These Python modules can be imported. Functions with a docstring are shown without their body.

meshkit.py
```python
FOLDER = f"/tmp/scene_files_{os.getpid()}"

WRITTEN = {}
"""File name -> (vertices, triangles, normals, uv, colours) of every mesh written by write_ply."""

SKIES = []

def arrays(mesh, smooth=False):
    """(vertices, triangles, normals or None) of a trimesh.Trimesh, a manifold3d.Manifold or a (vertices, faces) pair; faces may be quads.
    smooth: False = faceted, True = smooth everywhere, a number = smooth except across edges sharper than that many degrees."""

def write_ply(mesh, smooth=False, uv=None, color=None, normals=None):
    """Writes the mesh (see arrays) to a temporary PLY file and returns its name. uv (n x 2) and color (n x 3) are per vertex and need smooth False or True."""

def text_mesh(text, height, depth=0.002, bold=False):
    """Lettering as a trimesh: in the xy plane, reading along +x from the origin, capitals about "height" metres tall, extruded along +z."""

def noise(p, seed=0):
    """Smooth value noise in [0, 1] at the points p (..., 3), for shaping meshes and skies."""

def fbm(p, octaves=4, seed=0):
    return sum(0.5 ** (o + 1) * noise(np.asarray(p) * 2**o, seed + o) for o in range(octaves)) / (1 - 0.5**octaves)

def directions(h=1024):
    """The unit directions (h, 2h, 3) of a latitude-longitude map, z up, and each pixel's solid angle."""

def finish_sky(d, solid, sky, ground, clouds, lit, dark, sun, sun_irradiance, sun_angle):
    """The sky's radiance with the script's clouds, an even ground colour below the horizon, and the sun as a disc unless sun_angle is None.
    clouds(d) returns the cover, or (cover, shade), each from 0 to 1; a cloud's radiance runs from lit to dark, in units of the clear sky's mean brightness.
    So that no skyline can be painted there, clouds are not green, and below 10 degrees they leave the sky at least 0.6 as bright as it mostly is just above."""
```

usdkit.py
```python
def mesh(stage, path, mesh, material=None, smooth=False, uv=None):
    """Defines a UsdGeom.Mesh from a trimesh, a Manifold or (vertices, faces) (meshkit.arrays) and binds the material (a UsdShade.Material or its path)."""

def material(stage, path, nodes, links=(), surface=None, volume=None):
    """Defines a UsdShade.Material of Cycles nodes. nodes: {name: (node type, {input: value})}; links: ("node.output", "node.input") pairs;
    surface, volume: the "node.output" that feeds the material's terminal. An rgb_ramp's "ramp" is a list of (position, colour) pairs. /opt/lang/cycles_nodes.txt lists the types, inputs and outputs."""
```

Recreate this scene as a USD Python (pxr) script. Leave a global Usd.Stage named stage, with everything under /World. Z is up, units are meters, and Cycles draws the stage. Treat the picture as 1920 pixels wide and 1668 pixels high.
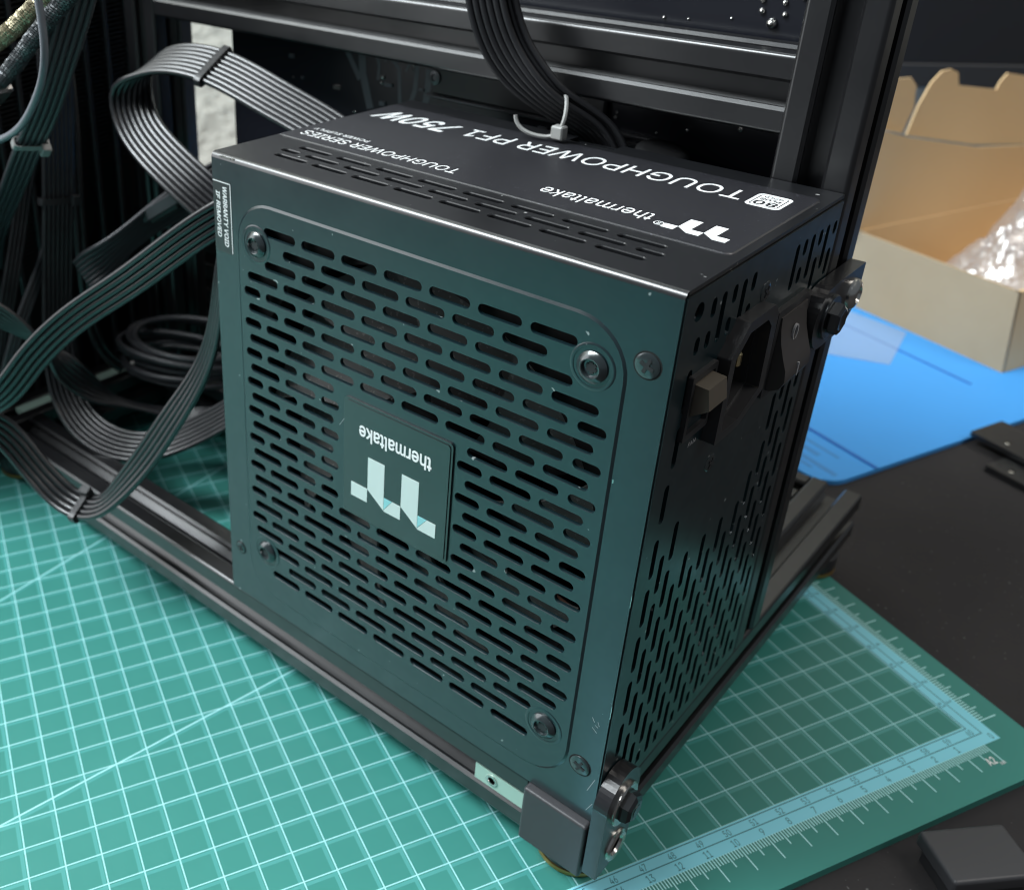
import math, random
import numpy as np
import trimesh
import manifold3d as m3
from shapely.geometry import Polygon, Point, box as sbox, LineString
from shapely import affinity
from shapely.ops import unary_union
from scipy.interpolate import CubicSpline
import usdkit, meshkit
from pxr import Usd, UsdGeom, UsdLux, UsdShade, Gf, Sdf

random.seed(7); rng = np.random.default_rng(7)
stage = Usd.Stage.CreateInMemory()
UsdGeom.SetStageUpAxis(stage, UsdGeom.Tokens.z); UsdGeom.SetStageMetersPerUnit(stage, 1.0)
UsdGeom.Xform.Define(stage, '/World'); UsdGeom.Scope.Define(stage, '/World/Looks')
MM = 0.001      # everything below is measured in millimetres; the power supply's lower left front corner is (0, 0, 30)

# ------------------------------------------------------------------ camera
C = np.array([213.2029, -177.5143, 257.4096])
FWD = np.array([-0.58706879, 0.66183705, -0.46617804]); RGT = np.array([0.74222773, 0.66994645, 0.01642431]); UPV = np.cross(RGT, FWD)
FPX, CX, CY = 1915.155, 673.51, 696.16
cam = UsdGeom.Camera.Define(stage, '/World/camera')
m = Gf.Matrix4d(*[float(x) for x in (*RGT, 0, *UPV, 0, *(-FWD), 0, *(C * MM), 1)])
cam.AddTransformOp().Set(m)
FL = 25.0
HA = FL * 1920 / FPX
cam.CreateFocalLengthAttr(FL); cam.CreateHorizontalApertureAttr(HA); cam.CreateVerticalApertureAttr(HA * 1668 / 1920)
cam.CreateHorizontalApertureOffsetAttr((960 - CX) / 1920 * HA); cam.CreateVerticalApertureOffsetAttr(-(834 - CY) / 1920 * HA)
cam.CreateFStopAttr(FL / 1.8); cam.CreateFocusDistanceAttr(0.235); cam.CreateClippingRangeAttr(Gf.Vec2f(0.02, 100.0))
cam.CreateExposureAttr(0.0)

# ------------------------------------------------------------------ lamps
def rect_light(name, pos, target, size, power, color):
    l = UsdLux.RectLight.Define(stage, '/World/' + name)
    p, t = np.array(pos) * MM, np.array(target) * MM
    z = p - t; z /= np.linalg.norm(z); x = np.cross([0, 1, 0.01], z); x /= np.linalg.norm(x); y = np.cross(z, x)
    l.AddTransformOp().Set(Gf.Matrix4d(*[float(v) for v in (*x, 0, *y, 0, *z, 0, *p, 1)]))
    l.CreateWidthAttr(size[0] * MM); l.CreateHeightAttr(size[1] * MM); l.CreateIntensityAttr(power); l.CreateColorAttr(Gf.Vec3f(*color))
    return l
rect_light('ceiling_panel', (-920, -760, 1520), (60, 40, 80), (950, 700), 20, (0.88, 0.96, 1.0))
rect_light('ceiling_panel_front', (-560, -900, 1650), (60, 40, 80), (1100, 420), 15.5, (0.92, 0.98, 1.0))
rect_light('ceiling_panel_far', (1150, 600, 1750), (120, 350, 50), (1300, 600), 6.0, (1.0, 0.96, 0.90))
rect_light('added_side_fill', (-850, -720, 330), (-40, 0, 110), (900, 560), 2.6, (0.95, 0.98, 1.0))  # unseen soft lamp added for highlights along the ribbon cables
dome = UsdLux.DomeLight.Define(stage, '/World/room_ambience')
dm = usdkit.material(stage, '/World/Looks/room_ambience', {'bg': ('background_shader', {'color': (0.80, 0.90, 1.0), 'strength': 0.15})}, surface='bg.background')
UsdShade.MaterialBindingAPI.Apply(dome.GetPrim()).Bind(dm)

# ------------------------------------------------------------------ materials
def mat(name, base, rough=0.5, metal=0.0, ior=1.5, bump=None, vary=None, rvary=None, extra=None, speck=None, spec=0.5):
    """bump=(scale, distance in mm); vary=(scale, other colour); rvary=(scale, low, high); speck=(scale, threshold, colour)"""
    n = {'tc': ('geometry', {}), 'p': ('principled_bsdf', {'base_color': base, 'roughness': rough, 'metallic': metal, 'ior': ior, 'specular_ior_level': spec, **(extra or {})})}
    L = []; col = None
    if vary:
        n['nv'] = ('noise_texture', {'scale': vary[0], 'detail': 5.0, 'roughness': 0.6})
        n['rv'] = ('rgb_ramp', {'ramp': [(0.35, base), (0.7, vary[1])]})
        L += [('tc.position', 'nv.vector'), ('nv.fac', 'rv.fac')]; col = 'rv.color'
    if speck:
        n['ns'] = ('noise_texture', {'scale': speck[0], 'detail': 1.0}); n['rs'] = ('rgb_ramp', {'ramp': [(speck[1], (0, 0, 0)), (speck[1] + 0.03, (1, 1, 1))]})
        n['ms'] = ('mix', {'color1': base, 'color2': speck[2]})
        L += [('tc.position', 'ns.vector'), ('ns.fac', 'rs.fac'), ('rs.color', 'ms.fac')]
        if col: L.append((col, 'ms.color1'))
        col = 'ms.color'
    if col: L.append((col, 'p.base_color'))
    if rvary:
        n['nr'] = ('noise_texture', {'scale': rvary[0], 'detail': 4.0}); n['mr'] = ('map_range', {'from_min': 0.3, 'from_max': 0.7, 'to_min': rvary[1], 'to_max': rvary[2]})
        L += [('tc.position', 'nr.vector'), ('nr.fac', 'mr.value'), ('mr.result', 'p.roughness')]
    if bump:
        n['nb'] = ('noise_texture', {'scale': bump[0], 'detail': 3.0}); n['b'] = ('bump', {'distance': bump[1] * MM, 'strength': 1.0})
        L += [('tc.position', 'nb.vector'), ('nb.fac', 'b.height'), ('b.normal', 'p.normal')]
    return usdkit.material(stage, '/World/Looks/' + name, n, L, surface='p.BSDF')

K = {}
K['paint'] = mat('teal_tinted_black_paint', (0.004, 0.0150, 0.0190), 0.26, ior=1.9, bump=(2600, 0.008), rvary=(40, 0.23, 0.31), speck=(420, 0.765, (0.25, 0.28, 0.28)))  # black paint with the mat's teal reflection tinted into its base colour
K['paint_top'] = mat('black_textured_paint', (0.007, 0.0075, 0.009), 0.32, ior=1.9, bump=(2600, 0.012), speck=(420, 0.765, (0.3, 0.3, 0.3)))
K['label'] = mat('grained_black_label', (0.015, 0.015, 0.019), 0.37, ior=1.8, bump=(2600, 0.045), speck=(1700, 0.72, (0.10, 0.10, 0.12)))
K['badge'] = mat('dark_badge', (0.012, 0.020, 0.021), 0.16, ior=1.9)
K['foil'] = mat('pale_mirror_foil', (0.74, 0.80, 0.78), 0.42, metal=0.35, bump=(2500, 0.01))
K['foil_cyan'] = mat('cyan_mirror_foil', (0.34, 0.70, 0.74), 0.42, metal=0.35, bump=(2500, 0.01))
K['white_print'] = mat('white_print', (0.80, 0.82, 0.82), 0.5)
K['grey_print'] = mat('grey_print', (0.35, 0.35, 0.36), 0.5)
K['dark_print'] = mat('dark_print', (0.02, 0.02, 0.022), 0.5)
K['anod'] = mat('black_anodised_aluminium', (0.006, 0.006, 0.007), 0.32, ior=1.8, bump=(1800, 0.005), rvary=(30, 0.28, 0.37))
K['plastic'] = mat('black_plastic', (0.024, 0.024, 0.026), 0.40, bump=(2200, 0.01))
K['rocker'] = mat('grey_black_rocker', (0.055, 0.05, 0.048), 0.45)
K['plastic_rough'] = mat('black_grained_plastic', (0.042, 0.042, 0.046), 0.46, bump=(2400, 0.03))
K['printed'] = mat('black_layered_plastic', (0.016, 0.016, 0.018), 0.25, ior=1.6, bump=(900, 0.02))
K['rubber'] = mat('black_cable_sheath', (0.015, 0.015, 0.017), 0.28, ior=1.75, bump=(700, 0.012), rvary=(60, 0.24, 0.34))
K['rubber_dark'] = mat('deep_black_cable_sheath', (0.012, 0.012, 0.014), 0.42, ior=1.5, bump=(900, 0.02))
K['rubber_grey'] = mat('lightened_cable_sheath', (0.045, 0.045, 0.05), 0.42, bump=(900, 0.02))  # sheath lightened in colour where the ribbons catch little light
K['lip'] = mat('dark_edge_metal', (0.12, 0.12, 0.13), 0.3, metal=0.7)  # plain metal, paler than the black board and its cover
K['tie'] = mat('black_nylon', (0.03, 0.03, 0.032), 0.35)
K['tie_grey'] = mat('grey_nylon', (0.30, 0.30, 0.29), 0.4)
K['loop'] = mat('grey_glossy_sheath', (0.16, 0.17, 0.19), 0.28)
K['steel'] = mat('bright_steel', (0.62, 0.60, 0.57), 0.22, metal=1.0, bump=(900, 0.01))
K['steel_dark'] = mat('black_zinc_steel', (0.10, 0.105, 0.11), 0.28, metal=1.0, bump=(900, 0.01))
K['screw'] = mat('black_screw', (0.022, 0.032, 0.035), 0.2, metal=0.25, ior=2.1)
K['gap'] = mat('dark_gap', (0.004, 0.004, 0.004), 0.8)
K['gold'] = mat('gold_ring', (0.40, 0.27, 0.10), 0.42, metal=0.9)
K['connector'] = mat('mint_tinted_connector', (0.46, 0.62, 0.54), 0.45, metal=0.35)  # bright aluminium; the mat's green reflection is put into the colour
K['blade'] = mat('grey_fan_plastic', (0.16, 0.155, 0.15), 0.38, bump=(1500, 0.05), speck=(900, 0.64, (0.30, 0.28, 0.26)))
K['inside'] = mat('dark_interior', (0.003, 0.003, 0.0035), 0.65, spec=0.25)
K['heatsink'] = mat('grey_heatsink', (0.04, 0.04, 0.045), 0.5, metal=0.3)
K['yellow'] = mat('yellow_tape', (0.42, 0.33, 0.05), 0.4)
K['brown'] = mat('brown_component', (0.10, 0.05, 0.03), 0.5)
K['copper'] = mat('copper_wire', (0.60, 0.32, 0.22), 0.3, metal=1.0)
K['brass'] = mat('brass_pin', (0.75, 0.62, 0.35), 0.25, metal=1.0)
K['pcb'] = mat('black_circuit_board', (0.011, 0.012, 0.017), 0.24, ior=1.55, bump=(700, 0.01))
K['trace'] = mat('grey_board_trace', (0.085, 0.095, 0.11), 0.35)
K['solder'] = mat('solder', (0.78, 0.77, 0.74), 0.2, metal=1.0)
K['fin'] = mat('radiator_fin', (0.018, 0.020, 0.022), 0.5)
K['tube_rad'] = mat('radiator_tube', (0.026, 0.026, 0.03), 0.4)
K['braid_gold'] = mat('braided_sleeve_gold', (0.26, 0.225, 0.14), 0.3, metal=0.5)
K['braid_black'] = mat('braided_sleeve_black', (0.06, 0.065, 0.07), 0.3, metal=0.3)
K['desk'] = mat('black_desk_mat', (0.024, 0.022, 0.024), 0.7, spec=0.25, bump=(1500, 0.12), vary=(14, (0.033, 0.030, 0.030)), speck=(700, 0.74, (0.12, 0.12, 0.12)))
K['wall'] = mat('off_white_wallpaper', (0.88, 0.86, 0.77), 0.85, bump=(70, 3.0), vary=(60, (0.80, 0.78, 0.69)))
K['mat_green'] = mat('green_cutting_mat', (0.042, 0.222, 0.190), 0.40, ior=1.5, spec=0.32, bump=(1400, 0.02), rvary=(9, 0.34, 0.46), vary=(9, (0.048, 0.246, 0.212)))
K['mat_line'] = mat('pale_mat_line', (0.36, 0.72, 0.74), 0.4)
K['mat_ghost'] = mat('mat_line_reflection', (0.066, 0.31, 0.285), 0.36)  # soft double of each line, its reflection inside the mat, drawn as colour
K['mat_band'] = mat('pale_mat_band', (0.24, 0.68, 0.80), 0.42)
K['mat_ink'] = mat('dark_mat_ink', (0.03, 0.15, 0.17), 0.45)
K['blue'] = mat('blue_silicone_mat', (0.055, 0.335, 0.80), 0.55, bump=(60, 0.15))
K['blue_dark'] = mat('blue_mat_ink', (0.015, 0.12, 0.46), 0.55)
K['blue_pale'] = mat('blue_mat_print', (0.05, 0.25, 0.60), 0.5)
K['film'] = mat('clear_film', (0.42, 0.60, 0.80), 0.35, extra={'alpha': 0.36})
K['card'] = mat('tan_cardboard', (0.76, 0.54, 0.30), 0.8, bump=(300, 0.1), vary=(6, (0.71, 0.49, 0.26)))
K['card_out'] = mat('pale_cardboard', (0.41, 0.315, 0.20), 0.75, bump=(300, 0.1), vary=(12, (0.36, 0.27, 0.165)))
K['monitor'] = mat('black_screen', (0.016, 0.016, 0.018), 0.35)
K['bezel'] = mat('grey_bezel', (0.026, 0.026, 0.028), 0.5)
K['cap_tan'] = mat('grey_beige_plastic', (0.10, 0.085, 0.065), 0.5)
usdkit.material(stage, '/World/Looks/clear_bag', {
    'nb': ('noise_texture', {'scale': 90.0, 'detail': 4.0}), 'g': ('geometry', {}), 'b': ('bump', {'distance': 0.004, 'strength': 1.0}),
    't': ('transparent_bsdf', {'color': (0.96, 0.95, 0.95)}), 'gl': ('glossy_bsdf', {'color': (1, 1, 1), 'roughness': 0.12}),
    'd': ('diffuse_bsdf', {'color': (0.72, 0.68, 0.68)}), 'tl': ('translucent_bsdf', {'color': (0.72, 0.68, 0.68)}), 'm0': ('mix_closure', {'fac': 0.4}), 'm1': ('mix_closure', {'fac': 0.34}), 'm2': ('mix_closure', {'fac': 0.24})},
    [('g.position', 'nb.vector'), ('nb.fac', 'b.height'), ('b.normal', 'gl.normal'), ('d.BSDF', 'm0.closure1'), ('tl.BSDF', 'm0.closure2'), ('t.BSDF', 'm1.closure1'), ('m0.closure', 'm1.closure2'), ('m1.closure', 'm2.closure1'), ('gl.BSDF', 'm2.closure2')], surface='m2.closure')
K['bag'] = UsdShade.Material.Get(stage, '/World/Looks/clear_bag')

# ------------------------------------------------------------------ objects
used = {}
def fresh(parent, name):
    k = (parent, name); used[k] = used.get(k, -1) + 1
    return f'{parent}/{name}' if used[k] == 0 else f'{parent}/{name}_{used[k]:03d}'
BASE = {}
def tag(prim, label=None, cat=None, group=None, kind=None):
    for k, v in (('label', label), ('category', cat), ('group', group), ('kind', kind)):
        if v: prim.SetCustomDataByKey(k, v)
def thing(name, label, cat, base=(0, 0, 0), group=None):
    path = fresh('/World', name); x = UsdGeom.Xform.Define(stage, path); base = np.array(base, float)
    x.AddTranslateOp().Set(Gf.Vec3d(*[float(v) for v in base * MM])); BASE[path] = base
    tag(x.GetPrim(), label, cat, group); return path
def part(parent, name, mesh, material, smooth=30, label=None, kind=None):
    """A mesh in world millimetres, put under its parent (whose base is subtracted)."""
    v, f, _ = meshkit.arrays(mesh)
    b = BASE[parent]; path = fresh(parent, name); BASE[path] = b
    p = usdkit.mesh(stage, path, trimesh.Trimesh((v - b) * MM, f, process=False), K[material], smooth=smooth).GetPrim()
    tag(p, label, None, None, kind); return path
def single(name, mesh, material, label=None, cat=None, kind=None, smooth=30, group=None):
    v, f, _ = meshkit.arrays(mesh); path = fresh('/World', name)
    p = usdkit.mesh(stage, path, trimesh.Trimesh(v * MM, f, process=False), K[material], smooth=smooth).GetPrim()
    tag(p, label, cat, group, kind); return path
cat_ = trimesh.util.concatenate

# ------------------------------------------------------------------ shapes
def bx(x0, x1, y0, y1, z0, z1, c=0.0):
    if not c:
        b = trimesh.creation.box([x1 - x0, y1 - y0, z1 - z0]); b.apply_translation([(x0 + x1) / 2, (y0 + y1) / 2, (z0 + z1) / 2]); return b
    P = []
    for x, sx in ((x0, 1), (x1, -1)):
        for y, sy in ((y0, 1), (y1, -1)):
            for z, sz in ((z0, 1), (z1, -1)):
                P += [(x, y + sy * c, z + sz * c), (x + sx * c, y, z + sz * c), (x + sx * c, y + sy * c, z)]
    return trimesh.convex.convex_hull(np.array(P))
def rounded(x0, x1, y0, y1, z0, z1, r, n=4):
    s = trimesh.creation.icosphere(2, r).vertices
    P = np.vstack([s + [x, y, z] for x in (x0 + r, x1 - r) for y in (y0 + r, y1 - r) for z in (z0 + r, z1 - r)])
    return trimesh.convex.convex_hull(P)
FRAMES = {'xy': np.eye(3), 'front': np.array([[1, 0, 0], [0, 0, -1], [0, 1, 0]]), 'right': np.array([[0, 0, 1], [1, 0, 0], [0, 1, 0]]), 'along_y': np.array([[0, 1, 0], [0, 0, 1], [1, 0, 0]]),
          'front_flip': np.array([[-1, 0, 0], [0, 0, -1], [0, -1, 0]]), 'top_flip': np.array([[-1, 0, 0], [0, -1, 0], [0, 0, 1]]), 'front_down': np.array([[0, 1, 0], [0, 0, -1], [-1, 0, 0]])}
def put(mesh, frame, origin=(0, 0, 0)):
    T = np.eye(4); T[:3, :3] = FRAMES[frame] if isinstance(frame, str) else frame; T[:3, 3] = origin
    mesh = mesh.copy(); mesh.apply_transform(T); return mesh
def ext(poly, h):
    ps = getattr(poly, 'geoms', [poly])
    return cat_([trimesh.creation.extrude_polygon(p, h, engine='earcut') for p in ps])
def rrect(x0, x1, y0, y1, r, q=6): return sbox(x0 + r, y0 + r, x1 - r, y1 - r).buffer(r, quad_segs=q)
def stadium(x0, x1, yc, h, q=4): return LineString([(x0 + h / 2, yc), (x1 - h / 2, yc)]).buffer(h / 2, quad_segs=q)
def loft(rings, close=True, caps=True):
    rings = np.asarray(rings, float); n, k = rings.shape[:2]; v = rings.reshape(-1, 3); F = []
    for i in range(n - 1):
        for j in range(k if close else k - 1):
            a, b = i * k + j, i * k + (j + 1) % k
            F += [(a, b, b + k), (a, b + k, a + k)]
    if caps and close:
        v = np.vstack([v, rings[0].mean(0), rings[-1].mean(0)]); o = n * k
        for j in range(k):
            F += [(o, (j + 1) % k, j), (o + 1, (n - 1) * k + j, (n - 1) * k + (j + 1) % k)]
    return trimesh.Trimesh(v, np.array(F), process=False)
def tube(pts, r, sides=8, closed=False, flat=None):
    p = np.asarray(pts, float); t = np.gradient(p, axis=0)
    if closed: t = (np.roll(p, -1, 0) - np.roll(p, 1, 0))
    t /= np.linalg.norm(t, axis=1, keepdims=True) + 1e-9
    a = np.cross(t[0], [0.3, 0.2, 0.9]); a /= np.linalg.norm(a); R_ = []
    ang = np.arange(sides) * 2 * math.pi / sides; rr = np.broadcast_to(r, (len(p),))
    for i in range(len(p)):
        a = a - t[i] * (a @ t[i]); a /= np.linalg.norm(a); b = np.cross(t[i], a)
        R_.append(p[i] + rr[i] * (np.cos(ang)[:, None] * a + np.sin(ang)[:, None] * b))
    return loft(R_)
def spline(pts, n=60):
    p = np.asarray(pts, float); d = np.r_[0, np.cumsum(np.linalg.norm(np.diff(p[:, :3], axis=0), axis=1))]
    return CubicSpline(d, p)(np.linspace(0, d[-1], n))
def text(s, frame, origin, width, height, depth=0.06, bold=False, shear=0.0):
    """Lettering whose box is width x height (lower left at the frame's origin)."""
    t = meshkit.text_mesh(s, 10.0, 1.0, bold); v = t.vertices.copy(); v -= v.min(0)
    v[:, 0] *= (width - abs(shear) * height) / v[:, 0].max(); v[:, 1] *= height / v[:, 1].max(); v[:, 2] *= depth / v[:, 2].max()
    v[:, 0] += shear * v[:, 1]
    return put(trimesh.Trimesh(v, t.faces, process=False), frame, origin)
def disc(center, axis, r, h, n=28, bevel=0.0):
    """A turned disc rising by h along axis from center, its rim bevelled."""
    prof = [(r, 0), (r, h - bevel), (r - bevel, h)] if bevel else [(r, 0), (r, h)]
    return turned(center, axis, prof, n)
def turned(center, axis, prof, n=28):
    axis = np.asarray(axis, float); axis /= np.linalg.norm(axis); a = np.cross(axis, [0.31, 0.52, 0.79]); a /= np.linalg.norm(a); b = np.cross(axis, a)
    th = np.arange(n) * 2 * math.pi / n; ring = np.cos(th)[:, None] * a + np.sin(th)[:, None] * b
    return loft([np.asarray(center) + ring * r + axis * h for r, h in prof])

def slot_profile(chamfer=0.9):
    """20 x 20 aluminium section with a T-slot in every side."""
    sq = rrect(-10, 10, -10, 10, 1.3, 5)
    s = Polygon([(-3.1 - chamfer, 10.2), (-3.1 - chamfer, 10), (-3.1, 10 - chamfer), (-3.1, 8.2), (-5.6, 8.2), (-5.6, 6.6), (-2.6, 3.9), (2.6, 3.9), (5.6, 6.6), (5.6, 8.2), (3.1, 8.2), (3.1, 10 - chamfer), (3.1 + chamfer, 10), (3.1 + chamfer, 10.2)])
    for k in range(4): sq = sq.difference(affinity.rotate(s, 90 * k, origin=(0, 0)))
    return sq
PROF = slot_profile()
def rail(axis, c0, c1, start, end):
    e = ext(PROF, end - start)
    if axis == 'x': return put(e, 'right', (start, c0, c1))
    if axis == 'y': return put(e, 'along_y', (c0, start, c1))
    return put(e, 'xy', (c0, c1, start))
def phillips(c, axis, r, parent, name, m='screw', drive='cross', h=0.7, label=None):
    """A screw head with its drive recess modelled by a dark sunken insert."""
    axis = np.asarray(axis, float); c = np.asarray(c, float)
    head = part(parent, name, turned(c, axis, [(r, 0), (r, h * 0.35), (r * 0.82, h * 0.8), (r * 0.62, h), (r * 0.56, h * 0.96), (r * 0.5, h * 0.45), (r * 0.1, h * 0.4)] if drive != 'cross' else [(r, 0), (r * 0.98, h * 0.4), (r * 0.8, h * 0.85), (r * 0.3, h)]), m, label=label)
    a = np.cross(axis, [0.31, 0.52, 0.79]); a /= np.linalg.norm(a); b = np.cross(axis, a)
    if drive == 'cross':
        pl = unary_union([sbox(-r * 0.55, -r * 0.12, r * 0.55, r * 0.12), sbox(-r * 0.12, -r * 0.55, r * 0.12, r * 0.55)])
        q = ext(pl.buffer(0.05), 0.25); q = put(q, np.stack([a, b, axis], 1), c + axis * (h * 0.86)); mm = 'dark_print'
    else:
        pl = Point(0, 0).buffer(r * 0.36, quad_segs=2) if drive == 'hex' else unary_union([affinity.rotate(sbox(-r * 0.36, -r * 0.12, r * 0.36, r * 0.12), k * 60, origin=(0, 0)) for k in range(3)])
        q = ext(pl, 0.12); q = put(q, np.stack([a, b, axis], 1), c + axis * (h * 0.47)); mm = 'dark_print'
    part(head, 'drive_recess', q, mm)
    return head

# ================================================================== setting
U = np.array([0.42143892, 0.90685679, 0.0]); V = np.array([-0.90685679, 0.42143892, 0.0]); O = np.array([201.228, 138.958, 0.0])   # the cutting mat's long and short direction and its 60 corner
UW = np.array([0.365, 0.931, 0.0]); WW = np.array([-0.931, 0.365, 0.0]); BB = np.array([145.7, 433.8, -1.0])                      # the cardboard box's directions and nearest lower corner
desk = trimesh.creation.box([3000, 3000, 30]); desk.apply_translation([0, 500, -18]); single('desk', desk, 'desk', kind='structure')
w_ = ext(sbox(-2200, -3, 2200, 1400), 20); WN = np.array([0.751, -0.660, 0.0]); WT = np.array([0.660, 0.751, 0.0]); w_ = put(w_, np.stack([WT, [0, 0, 1], np.cross(WT, [0, 0, 1])], 1), WN * -612); single('wall', w_, 'wall', kind='structure')

# ================================================================== cutting mat
def uv(poly, h=0.05, z=0.0): return put(ext(poly, h), np.stack([U, V, [0, 0, 1]], 1), O + [0, 0, z])
mat_t = thing('cutting_mat', 'green cutting mat with pale centimetre grid lying under the metal frame', 'cutting mat', (0, 0, -3))
part(mat_t, 'mat_sheet', uv(rrect(-620, 18.7, -22.2, 462, 5), 3.0, -3.0), 'mat_green')
gv = [sbox(-10 * i - 0.18, 0, -10 * i + 0.18, 440) for i in range(0, 61)]; gh = [sbox(-600, 10 * j - 0.18, 0, 10 * j + 0.18) for j in range(0, 45)]
diag = []
for (u0, v0), sl in (((-260, 90), math.tan(math.radians(15))), ((-262.9, 195), math.tan(math.radians(29)))):
    a, b = -600, 0
    diag.append(LineString([(a, v0 + sl * (a - u0)), (b, v0 + sl * (b - u0))]).buffer(0.26, cap_style=2).intersection(sbox(-600, 0, 0, 440)))
part(mat_t, 'printed_grid', cat_([uv(p, 0.05, 0.03) for p in gv] + [uv(p, 0.05, 0.0301) for p in gh] + [uv(p, 0.05, 0.0302) for p in diag]), 'mat_line', smooth=False)
part(mat_t, 'grid_reflection', cat_([uv(affinity.translate(sbox(p.bounds[0] - 0.35, p.bounds[1], p.bounds[2] + 0.35, p.bounds[3]), -1.0, -0.5), 0.02, 0.003) for p in gv] +
     [uv(affinity.translate(sbox(p.bounds[0], p.bounds[1] - 0.35, p.bounds[2], p.bounds[3] + 0.35), -0.5, -1.0), 0.02, 0.0035) for p in gh] + [uv(affinity.translate(p.buffer(0.5), -0.4, -0.9), 0.02, 0.004) for p in diag]), 'mat_ghost', smooth=False)
part(mat_t, 'ruler_band', uv(unary_union([sbox(-600, -7.7, 7.7, 0), sbox(0, -7.7, 7.7, 440)]), 0.05, 0.035), 'mat_band', smooth=False)
tk = [sbox(-k - 0.17, -(15.2 if k % 10 == 0 else 12.2 if k % 5 == 0 else 10.2), -k + 0.17, -7.5) for k in range(0, 600)]
tk += [sbox(7.5, k - 0.17, 15.2 if k % 10 == 0 else 12.2 if k % 5 == 0 else 10.2, k + 0.17) for k in range(0, 440)]
K['mat_tick'] = mat('bright_mat_tick', (0.50, 0.88, 0.90), 0.45); part(mat_t, 'ruler_tick', cat_([uv(p, 0.05, 0.036) for p in tk]), 'mat_tick', smooth=False, kind='stuff')
part(mat_t, 'ruler_line', cat_([uv(p, 0.02, 0.08) for p in (sbox(-600, -0.75, 0.6, -0.45), sbox(0.3, -0.6, 0.6, 440), sbox(-600, -4.0, 3.9, -3.7), sbox(3.6, -3.9, 3.9, 440))]), 'mat_ink', smooth=False)
F_uv = np.stack([U, V, [0, 0, 1]], 1); F_vu = np.stack([-V, U, [0, 0, 1]], 1)
nums = []
for k in range(0, 30):
    w = 2.3 if 60 - k > 9 else 1.2
    nums.append(text(str(60 - k), F_uv, O + U * (-10 * k - w / 2) + V * -3.35 + [0, 0, 0.09], w, 2.1, 0.02))
    s = str(k); w = 1.15 * len(s)
    nums.append(text(s, F_uv, O + U * (-10 * k - w / 2 + (5.5 if k == 0 else 0)) + V * -7.0 + [0, 0, 0.09], w, 2.3, 0.02))
    if 0 < k < 30:
        nums.append(text(str(44 - k), F_vu, O + U * 0.9 + V * (10 * k + 1.1) + [0, 0, 0.09], 2.2, 2.0, 0.02)); nums.append(text(str(k), F_vu, O + U * 4.6 + V * (10 * k + 0.6 * len(s)) + [0, 0, 0.09], w, 2.0, 0.02))
part(mat_t, 'ruler_number', cat_(nums), 'mat_ink', smooth=False)
part(mat_t, 'size_mark', cat_([text('A2', F_uv, O + U * -5.4 + V * -14.6 + [0, 0, 0.09], 3.4, 2.8, 0.02, True), text('mm', F_uv, O + U * -1.6 + V * -15.6 + [0, 0, 0.09], 2.0, 1.0, 0.02)]), 'white_print', smooth=False)

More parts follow.
